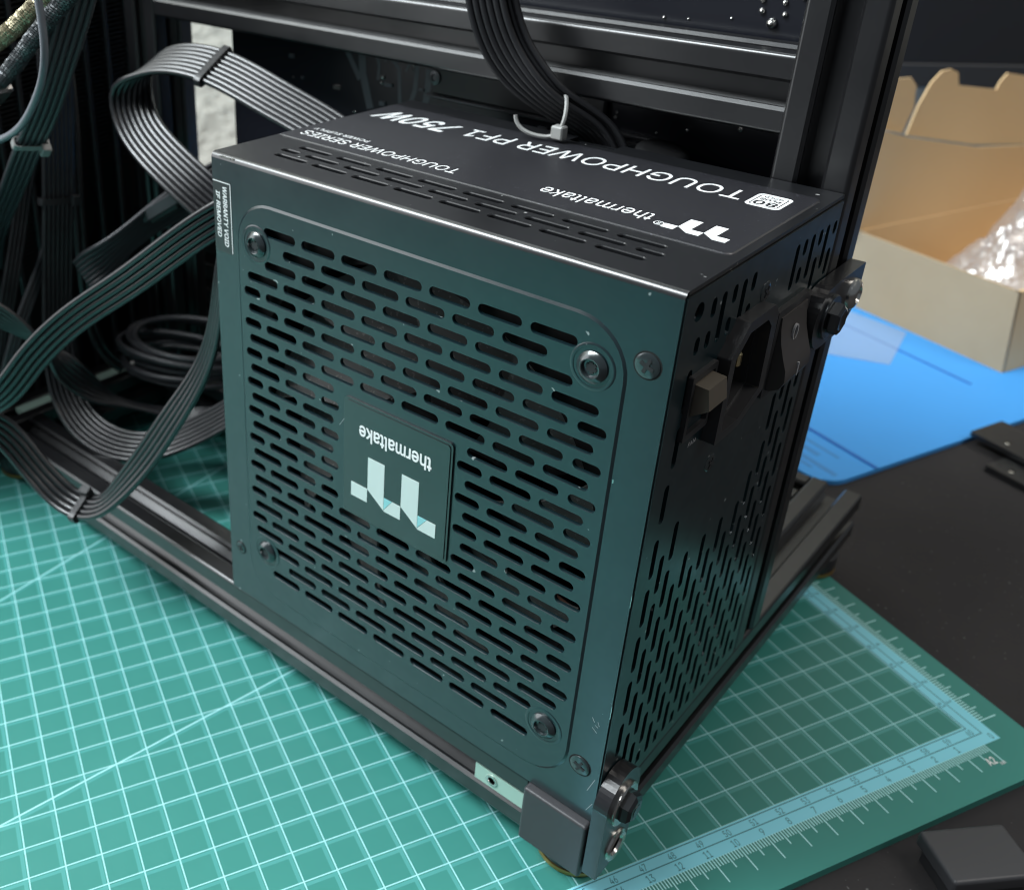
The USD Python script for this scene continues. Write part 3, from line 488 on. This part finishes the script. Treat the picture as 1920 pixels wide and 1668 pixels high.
ribbon('ribbon_cable', 'thick ribbon cable dropping from the top into the gap behind the power supply', [[34, 70, 246, .92, .31, .22], [36.2, 72, 218.4, 0.92, 0.31, 0.22], [38.8, 72.5, 210.5, 0.93, 0.29, 0.23], [43, 74, 202.2, 0.93, 0.22, 0.27], [48.1, 76, 196.0, 0.92, 0.0, 0.36], [54.1, 79, 190.6, 0.80, -0.30, 0.5], [59.8, 83.4, 186.2, 0.72, -0.42, 0.54], [66, 89, 181, .64, -.49, .6], [73, 92, 170, .6, -.5, .62], [76, 92, 140, .6, -.5, .6]], 6, material='rubber_dark', pitch=1.95)
ribbon('ribbon_cable', 'second ribbon lying flat behind the thick one that drops from the top', [[35.6, 73.6, 246, .92, .31, .22], [38.0, 75.4, 218.4, 0.92, 0.31, 0.22], [40.8, 76.0, 210.5, 0.93, 0.29, 0.23], [45.2, 77.2, 202.4, 0.93, 0.22, 0.27], [50.2, 79.2, 196.6, 0.92, 0.0, 0.36], [56.2, 82, 191.2, 0.80, -0.30, 0.5], [62, 86.5, 186.8, 0.72, -0.42, 0.54], [69, 91.5, 181, .64, -.49, .6], [75, 93.5, 170, .6, -.5, .62], [78, 94, 140, .6, -.5, .6]], 6, material='rubber_dark', pitch=1.95)
ribbon('ribbon_cable', 'narrow ribbon fanning down from the grey tie along the far left edge', [[-150, 40, 165, 0, .95, -.3], [-150, 36.9, 149.9, 0, .95, -.3], [-150, 29.7, 134.1, 0, .95, -.3], [-150, 22.9, 113.4, 0, .95, -.3], [-150, 15.1, 90.1, 0, .95, -.3], [-150, 8.3, 68.1, 0, .95, -.3], [-149, 2.9, 50, 0, .95, -.3]], 4, samples=40, pitch=1.9)
ribbon('ribbon_cable', 'short stretch of three lightened strands in the shade at the far left edge', [[-143, 40, 122, 0, .9, -.4], [-145, 33.6, 107.3, 0, .9, -.4], [-145, 27.9, 97.2, 0, .9, -.4], [-145, 20.4, 85.2, 0, .9, -.4], [-145, 12.6, 72, 0, .9, -.4], [-146, 7.8, 60.1, 0, .9, -.4], [-148, 2, 44, 0, .9, -.4]], 3, material='rubber_grey', samples=40, pitch=2.0)
ribbon('ribbon_cable', 'ribbon running low behind the hanging loop towards the power supply', [[-140, -12, 96, .1, .5, -.85], [-132, 2, 86, .1, .5, -.85], [-122, 19, 62, .2, .6, -.75], [-116, 34, 44, .1, .8, -.5], [-104, 50, 36, -.1, .9, -.4], [-84, 62, 36, -.3, .8, .3], [-56, 70, 48, -.5, .7, .4], [-14, 74, 80, -.5, .7, .5]], 6, samples=60)
ribbon('ribbon_cable', 'dim flat ribbon slanting up behind the arching ribbon, into the shade', [[-118, 30, 100, .3, .5, .8], [-110, 44, 112, .3, .5, .8], [-106, 60, 121, .3, .5, .8], [-98, 78, 130, .3, .5, .8], [-86, 88, 140, .3, .5, .8]], 8, material='rubber_grey', samples=40, pitch=1.9)
ribbon('ribbon_cable', 'pair of dim strands hanging straight down beside the left post', [[-155, 55.5, 190, 0, 1, -.2], [-155, 55.5, 134, 0, 1, -.2], [-155, 53.6, 99, 0, 1, -.2], [-154, 52.8, 72, 0, 1, -.2], [-152, 56, 48, 0, 1, -.2], [-148, 64, 36, 0, 1, -.2]], 2, material='rubber', samples=40, pitch=3.0)
dc = thing('added_dark_box', 'dark box added to cover the lit mat low behind the left ribbons', 'dark box', (-130, 150, 0))  # unseen box added to keep brightly lit mat from showing here
part(dc, 'shell', bx(-215, -60, 135, 196, -2.9, 84, 1.0), 'inside')
for k in range(5): part(dc, 'slat', bx(-200, -75, 133.6, 135, 12 + 14 * k, 20 + 14 * k, 0.4), 'anod')
# loose zip tie round the dropping ribbon
zt_ = thing('cable_tie', 'grey cable tie with square head looped round the ribbon behind the power supply', 'cable tie', (63, 80, 182))
zp = spline([(50.5, 71.5, 186.5), (52, 71.6, 183.6), (57, 73, 181.6), (62.3, 75.2, 182.6), (63.6, 76.0, 185.6), (63.0, 78, 189.2), (61.0, 80.5, 192.2), (58.5, 82.5, 193.6)], 40)
part(zt_, 'strap', tube(zp, 0.6, 6), 'tie_grey')
part(zt_, 'head', bx(61.2, 65.0, 73.6, 77.0, 181.2, 185.0, 0.4), 'tie_grey')
part(zt_, 'tail', bx(63.6, 64.4, 75.2, 77.4, 180.9, 182.0), 'tie_grey')

# round cables
lp = spline([(-44, -20, 232), (-44.4, -20, 217.6), (-44.0, -20, 210.8), (-44.3, -20, 203.8), (-46.8, -20, 196.2), (-52.8, -20, 187.8), (-61.9, -20, 179.3), (-75.6, -20, 172.3), (-88, -20, 168.5), (-104, -18, 166)], 60)
single('round_cable', tube(lp, 1.15, 10), 'loop', 'glossy grey round cable curving across the upper left corner', 'cable', smooth=True)
def braided(name, label, pts, r, m):
    T = thing(name, label, 'cable', pts[0]); p = spline(pts, 70); part(T, 'core', tube(p, r * 0.86, 10), 'inside', smooth=True)
    t = np.gradient(p, axis=0); t /= np.linalg.norm(t, axis=1, keepdims=True); a = np.cross(t, [0.2, 0.3, 0.9]); a /= np.linalg.norm(a, axis=1, keepdims=True); b = np.cross(t, a); S = []
    s = np.linspace(0, 1, len(p))
    for sg in (1, -1):
        for k in range(8):
            ph = sg * s * 2 * math.pi * 7 + k * 2 * math.pi / 8; off = r * (0.97 + 0.06 * np.cos(ph * 4))
            S.append(tube(p + off[:, None] * (np.cos(ph)[:, None] * a + np.sin(ph)[:, None] * b), r * 0.13, 5))
    part(T, 'braid', cat_(S), m, kind='stuff'); return T
tb = braided('braided_cable', 'gold braided sleeve slanting across the upper left corner', [(-128, 0, 181), (-110, 0, 192.5), (-91.8, 0, 201.5), (-78, 0, 209.1), (-62, 0, 217)], 2.9, 'braid_gold')
tb = braided('braided_cable', 'black braided sleeve just below the gold one', [(-112, 0, 178.5), (-101.8, 0, 185.1), (-91.0, 0, 192.6), (-80.0, 0, 200.6), (-66.4, 0, 209.9), (-56, 0, 217)], 2.7, 'braid_black')
part(tb, 'ferrule', put(bx(-9, 5, -4, 4, -4, 4, 0.8), np.stack([np.array([.83, 0, .56]), [0, 1, 0], np.array([-.56, 0, .83])], 1), (-109, -1, 180)), 'steel')
tk_ = thing('coiled_cable', 'coil of thin black cable lying in the shade behind the ribbons', 'cable', (-110, 60, 30))
for k in range(7):
    cc = np.array([-112 + rng.uniform(-3, 3), 74 + rng.uniform(-3, 3), 46 + 2.2 * k]); th_ = np.linspace(0, 2 * math.pi, 40, endpoint=False); rx, ry = 30 + rng.uniform(-3, 2), 17 + rng.uniform(-2, 2)
    p = np.stack([cc[0] + rx * np.cos(th_) * 0.9 - ry * np.sin(th_) * 0.35, cc[1] + ry * np.sin(th_) * .9 + rx * np.cos(th_) * .35, cc[2] + 1.5 * np.sin(th_ + k)], 1)
    part(tk_, 'turn', tube(np.vstack([p, p[:1]]), 1.5, 7), 'rubber_grey', smooth=True)
pl_ = thing('power_plug', 'small ribbed black plug with a pale clip behind the left ribbons', 'plug', (-116, 62, 118))
fr = np.stack([np.array([.80, .25, .55]), np.array([-.3, .95, 0]), np.cross([.80, .25, .55], [-.3, .95, 0])], 1); fr /= np.linalg.norm(fr, axis=0)
for i in range(6): part(pl_, 'rib', put(bx(-14, 24, -7 + 2.4 * i, -5.2 + 2.4 * i, -2.5, 2.5, 0.5), fr, (-98, 62, 129)), 'rubber_grey')
part(pl_, 'plug_body', put(bx(-8, 8, -8, 8, -3.4, 3.4, 0.6), fr, (-102, 64, 126)), 'plastic')
part(pl_, 'clip', put(bx(8.5, 12.5, -8.6, -3.6, 1, 3.6, 0.4), fr, (-96, 60, 127)), 'cap_tan')

# ================================================================== circuit board behind the frame
bd_ = thing('circuit_board', 'black computer circuit board seen from behind, standing behind the upper rail', 'circuit board', (15, 113, 31))
part(bd_, 'board', bx(-117, 119, 112, 113.6, 36, 330), 'pcb', smooth=False)
dots = [(103.5, 213.6, 1.5), (100.2, 216.5, .9), (106.5, 216.2, .8), (99.8, 219.4, .9), (106.0, 219.2, .8), (110.8, 220.8, .7), (72, 211.5, .55), (79.5, 212, .4), (56, 217.6, .6), (56.9, 218.8, .6), (92, 213.6, .4)]
dots += [(-20, 184.6, .5), (-20.4, 183.0, .4), (-12, 181.2, .6), (-34.4, 178.4, .9), (-34.9, 176.2, .6), (-22.6, 166.6, .9), (61, 182.2, .6), (60.8, 180.6, .7), (84.6, 181, .5), (100.4, 184.3, .8), (75, 178.4, .4), (96, 172, .6), (-66, 188.5, .5), (-71, 186.5, .4), (-48, 163.5, .6), (-96, 175, .4)]
for x, z, r in dots:
    if x > -89: part(bd_, 'solder_joint', turned((x, 112.0, z), (0, -1, 0), [(r, 0), (r * 0.95, r * 0.5), (r * 0.6, r * 1.0), (r * 0.12, r * 1.2)], 12), 'solder', smooth=True)
for pts, w in (([(-45.5, 189.6), (-44.5, 178), (-40.5, 166)], 3.4), ([(-53, 186), (-46, 176)], 2.2), ([(-39, 188.6), (-36.6, 182.5), (-37, 177)], 1.3), ([(-39, 188.4), (-34, 187.6), (-33.6, 184)], 1.0), ([(-33, 187.4), (-27, 182.4), (-26.2, 170)], 1.6), ([(-24, 181.8), (-20.6, 187)], 1.1), ([(-18.6, 186), (-19.4, 176), (-22, 169)], 1.9), ([(-13.4, 184.4), (-13.8, 176), (-15.6, 165)], 2.6),
               ([(-80, 158), (-72, 140)], 1.6), ([(-76, 158), (-66, 140)], 1.6), ([(-70, 157), (-60, 142)], 1.6)):
    part(bd_, 'trace', put(ext(LineString(pts).buffer(w / 2, cap_style=2, join_style=2), 0.05), 'front', (0, 112.0, 0)), 'trace', smooth=False)
part(bd_, 'board_lettering', cat_([text('4 8', 'front', (-78, 111.93, 150), 3, 9, 0.02), text('CPU FAN 4.02', 'front', (22, 111.93, 183.4), 24, 2.0, 0.02)]), 'trace', smooth=False)
pk = part(bd_, 'backplate', bx(-10, 58, 109.6, 111.9, 176.9, 192, 0.6), 'plastic', label='dark slot cover with a bright lower lip')
part(pk, 'lip', bx(-12, 57, 108.4, 110.2, 175.7, 176.9, 0.4), 'lip')
part(pk, 'standoff', turned((-8.6, 109.5, 182.6), (0, -1, 0), [(2.4, 0), (2.4, 0.5), (1.3, 0.6), (1.1, 0.2), (.2, .2)], 18), 'steel_dark')
for x0, x1, z in ((62, 78, 175.9), (66, 84, 173.4)): part(bd_, 'slot_edge', bx(x0, x1, 109.2, 111.9, z, z + 1.0, 0.35), 'lip')
for k in range(26):
    x, z = rng.uniform(-85, 60), rng.uniform(160, 190); w = rng.uniform(0.5, 1.6)
    part(bd_, 'surface_part', bx(x, x + w * rng.uniform(1, 3), 111.2, 112, z, z + w, 0.1), 'solder' if k % 4 == 0 else 'trace', smooth=False)
gr = thing('cable_grommet', 'black rubber collar in the gap behind the top of the power supply', 'grommet', (78, 98, 150))
part(gr, 'collar', turned((80, 99, 140), (0.15, -0.1, 1), [(8, 0), (8.4, 36), (7.6, 39), (5, 39.5)], 24), 'inside', smooth=True)

# ================================================================== radiator at the far left
rd = thing('radiator', 'black finned radiator standing upright at the left behind the ribbon cables', 'radiator', (-188, 35, 8))
part(rd, 'core', bx(-200, -181, -58, 128, 22, 216), 'inside', smooth=False)
for k in range(17):
    y = 124 - 11.2 * k
    part(rd, 'tube', bx(-181, -173.5, y - 1.1, y + 1.1, 22, 216, 0.4), 'tube_rad')
fins = []
for k in range(16):
    y1 = 124 - 11.2 * k - 1.1; y0 = y1 - 9.0
    for z in np.arange(24, 214, 1.9):
        q = [(-175, y0, z), (-175, y1, z + 0.9), (-181, y1, z + 0.9), (-181, y0, z)]; q += [(x_, y_, z_ + 0.3) for x_, y_, z_ in q]
        fins.append(trimesh.Trimesh(q, [(0, 1, 5), (0, 5, 4), (4, 5, 6), (4, 6, 7), (0, 3, 2), (0, 2, 1)], process=False))
part(rd, 'fin', cat_(fins), 'fin', smooth=False, kind='stuff')
part(rd, 'end_tank', bx(-203, -171, -62, 132, -2.9, 22, 2), 'tube_rad')

# ================================================================== things on the desk at the right
def uwh(mesh): return put(mesh, np.stack([UW, WW, [0, 0, 1]], 1), BB)
BL = lambda p: BB + UW * p[0] + WW * p[1] + np.array([0, 0, 1]) * p[2]
M0 = np.array([100.5, 259.5, 0.0])
def bm(poly, h, z): return put(ext(poly, h), np.stack([UW, WW, [0, 0, 1]], 1), M0 + [0, 0, z])
bl = thing('repair_mat', 'bright blue silicone work mat on the desk behind the frame', 'mat', (150, 400, -3))
part(bl, 'mat_sheet', bm(rrect(-1, 420, -16, 300, 13, 8), 2.2, -3), 'blue')
part(bl, 'raised_rib', cat_([bm(sbox(32, -16, 33.6, 300), 0.5, -0.8), bm(sbox(150, 20, 151.5, 120), 0.3, -0.8)]), 'blue_dark')
part(bl, 'printed_mark', cat_([bm(p, 0.03, -0.79) for p in (sbox(5, -2, 7, 20), sbox(5, 24, 29, 26), sbox(9, -12, 12, 14), sbox(16, 4, 19, 40), sbox(23, -2, 25, 22), sbox(5, 34, 30, 37))]), 'blue_pale', smooth=False)
fl = np.array([(63, 388), (97, 400), (90.5, 451.5), (53, 460)])
single('plastic_sheet', put(ext(Polygon(fl), 0.25), 'xy', (0, 0, -0.6)), 'film', 'pale translucent plastic sheet lying on the blue mat', 'sheet', smooth=False)
# cardboard box
cb = thing('cardboard_box', 'open tan cardboard box standing on the blue mat', 'box', BL((90, 56, 0)))
H = 46; TH = 2.2; LW, LU = 112, 190
def quadwall(P0, P1, P2, P3, inward, t=TH):
    """Four corners in box coordinates, thickened by t along inward."""
    a = np.array([P0, P1, P2, P3], float); b = a + np.array(inward, float) * t; v = np.vstack([a, b])
    f = [(0, 1, 2), (0, 2, 3), (4, 6, 5), (4, 7, 6)] + [x for i in range(4) for x in ((i, i + 4, (i + 1) % 4 + 4), (i, (i + 1) % 4 + 4, (i + 1) % 4))]
    mm = trimesh.Trimesh(v, f, process=False); mm.fix_normals(); return mm
part(cb, 'wall', uwh(quadwall((0, 0, 0), (0, LW, 0), (1, LW - 2, H), (1, 6, H), (1, 0, 0))), 'card_out', smooth=False, label='pale front wall')
part(cb, 'wall', uwh(quadwall((TH, 0, 0), (LU, 0, 0), (LU, 6, H), (1, 6, H), (0, 1, 0))), 'card', smooth=False)
part(cb, 'wall', uwh(quadwall((TH, LW, 0), (LU, LW, 0), (LU, LW, H), (TH + 4, LW, H), (0, -1, 0))), 'card', smooth=False)
part(cb, 'wall', uwh(quadwall((LU, TH, 0), (LU, LW - TH, 0), (LU, LW - TH, H), (LU, TH + 4, H), (-1, 0, 0))), 'card', smooth=False)
part(cb, 'floor', uwh(bx(TH, LU - TH, TH, LW - TH, 0.1, 1.8)), 'card', smooth=False)
F_lid = np.stack([UW, np.array([0, 0, 1.0]), np.cross(UW, [0, 0, 1])], 1)     # local x along the box, local y up, facing the near right
def lidp(poly, w, t=1.6, lean=0.0):
    e = ext(poly, t); v = e.vertices.copy(); e = put(e, F_lid, BB + WW * w); vv = e.vertices; vv += np.outer((v[:, 1] - 46) * lean, WW); e.vertices = vv; return e
part(cb, 'lid', lidp(Polygon([(-6, 45.5), (190, 45.5), (190, 80), (98, 87.5), (30, 100.5), (-6, 110)]), LW + 0.6), 'card', smooth=False)
part(cb, 'flap', lidp(Polygon([(-6, 110.4), (25, 103.2), (31, 118), (29, 131), (23, 136), (5, 136.5), (-6, 137)]), LW + 1.2, t=1.0, lean=0.05), 'card', smooth=False)
part(cb, 'flap', lidp(Polygon([(32, 101), (38, 118), (46, 131), (54, 137), (62, 137.5), (69, 135), (72, 127), (110, 121.5), (112, 126), (118, 131), (160, 124), (160, 82), (98, 88.5)]), LW + 1.2, t=1.0, lean=0.08), 'card', smooth=False)
# crumpled clear bag of small hardware
n1, n2 = 46, 46; gu, gw = np.meshgrid(np.linspace(0, 1, n1), np.linspace(0, 1, n2), indexing='ij')
def bagsheet(seed, top):
    q = np.stack([gu * 5, gw * 5, 0 * gu + seed], -1); n = meshkit.fbm(q, 4, seed); q2 = meshkit.fbm(q * 1.7 + 9, 3, seed + 5)
    bump = np.sin(np.pi * gu) ** 0.5 * np.sin(np.pi * gw) ** 0.5
    uu = 8 + 130 * gu + 12 * (q2 - 0.5); ww = 8 + 64 * gw + 12 * (n - 0.5); hh = 16 + (top * bump * (0.55 + 0.9 * n)) * (0.5 + 0.9 * gu) + 14 * gu
    ridged = np.abs(2 * meshkit.fbm(q * 2.2 + 3, 3, seed + 11) - 1); hh = hh + 16 * ridged * bump
    P = BB + uu[..., None] * UW + ww[..., None] * WW + hh[..., None] * np.array([0, 0, 1.0]); idx = np.arange(n1 * n2).reshape(n1, n2)
    f = np.concatenate([np.stack([idx[:-1, :-1], idx[1:, :-1], idx[1:, 1:]], -1).reshape(-1, 3), np.stack([idx[:-1, :-1], idx[1:, 1:], idx[:-1, 1:]], -1).reshape(-1, 3)])
    return trimesh.Trimesh(P.reshape(-1, 3), f, process=False)
bg = thing('plastic_bag', 'crumpled clear plastic bag heaped in the cardboard box', 'bag', BL((70, 40, 8)))
part(bg, 'film', bagsheet(3, 62), 'bag', smooth=35); part(bg, 'film', bagsheet(8, 38), 'bag', smooth=35)
part(bg, 'zip_strip', tube(spline([BL((38, 30, 72)), BL((60, 22, 66)), BL((92, 8, 62))], 12), 1.7, 6), 'white_print')
# black pieces at the right edge
def plate(name, label, z, u0, u1, w0, w1, t, holes_):
    pl = sbox(u0, w0, u1, w1).buffer(-0.8).buffer(0.8).difference(unary_union([Point(p).buffer(1.6) for p in holes_])); T = thing(name, label, 'plate', M0 + UW * u0 + WW * w0)
    part(T, 'sheet', bm(pl, t, z), 'anod', smooth=False)
    for p in holes_: part(T, 'rivet', turned(M0 + UW * p[0] + WW * p[1] + np.array([0, 0, z + t - 0.6]), (0, 0, 1), [(1.5, 0), (1.2, 0.5), (0.3, 0.7)], 12), 'steel')
lc = lambda x, y: (float((np.array([x, y, 0]) - M0) @ UW), float((np.array([x, y, 0]) - M0) @ WW))
a = lc(151.4, 342.9); plate('metal_plate', 'black metal plate lying flat beside the blue mat, the one further back', 1.5, a[0], a[0] + 24, a[1] - 70, a[1], 2.4, [(a[0] + 6, a[1] - 15), (a[0] + 16, a[1] - 40)])
a = lc(164.2, 321.6); plate('metal_plate', 'black metal plate with one bright screw hole, the one nearer the cutting mat', -2.9, a[0], a[0] + 16, a[1] - 70, a[1], 3.2, [(a[0] + 5.5, a[1] - 9)])
kc = thing('black_cap', 'square black plastic cap lying on the desk in the lower right corner', 'cap', (222, 82, -3))
ka = np.array([0.64, 0.77, 0]); kb = np.array([-0.36, 0.93, 0]); kb = kb - ka * (ka @ kb) * 0.0
F_k = np.stack([np.array([0.665, 0.747, 0]), np.array([-0.747, 0.665, 0]), [0, 0, 1.0]], 1)
part(kc, 'body', put(rounded(0, 26, 0, 17, 2.2, 7.4, 1.2), F_k, (215.5, 68.2, 0)), 'plastic_rough')
part(kc, 'skirt', put(bx(1.5, 24, 1.5, 15, -3, 2.6, 0.3), F_k, (215.5, 68.2, 0)), 'plastic')
# screen at the back
F_m = np.stack([np.array([0.742, 0.670, 0]), np.array([0, 0, 1.0]), np.array([0.670, -0.742, 0])], 1)
mo = thing('monitor', 'black monitor with grey lower bezel standing behind the cardboard box', 'monitor', (-43, 850, -3))
part(mo, 'bezel', put(bx(-60, 520, 0, 20, 0, 22, 1.0), F_m, (-43, 824, 71)), 'bezel')
part(mo, 'screen', put(bx(-60, 520, 20.2, 330, 1, 20, 0.5), F_m, (-43, 824, 71)), 'monitor')
part(mo, 'stand', cat_([put(bx(190, 270, -68, 60, -20, -4, 2), F_m, (-43, 824, 71)), put(bx(120, 340, -74, -66, -110, 60, 2), F_m, (-43, 824, 71))]), 'bezel')
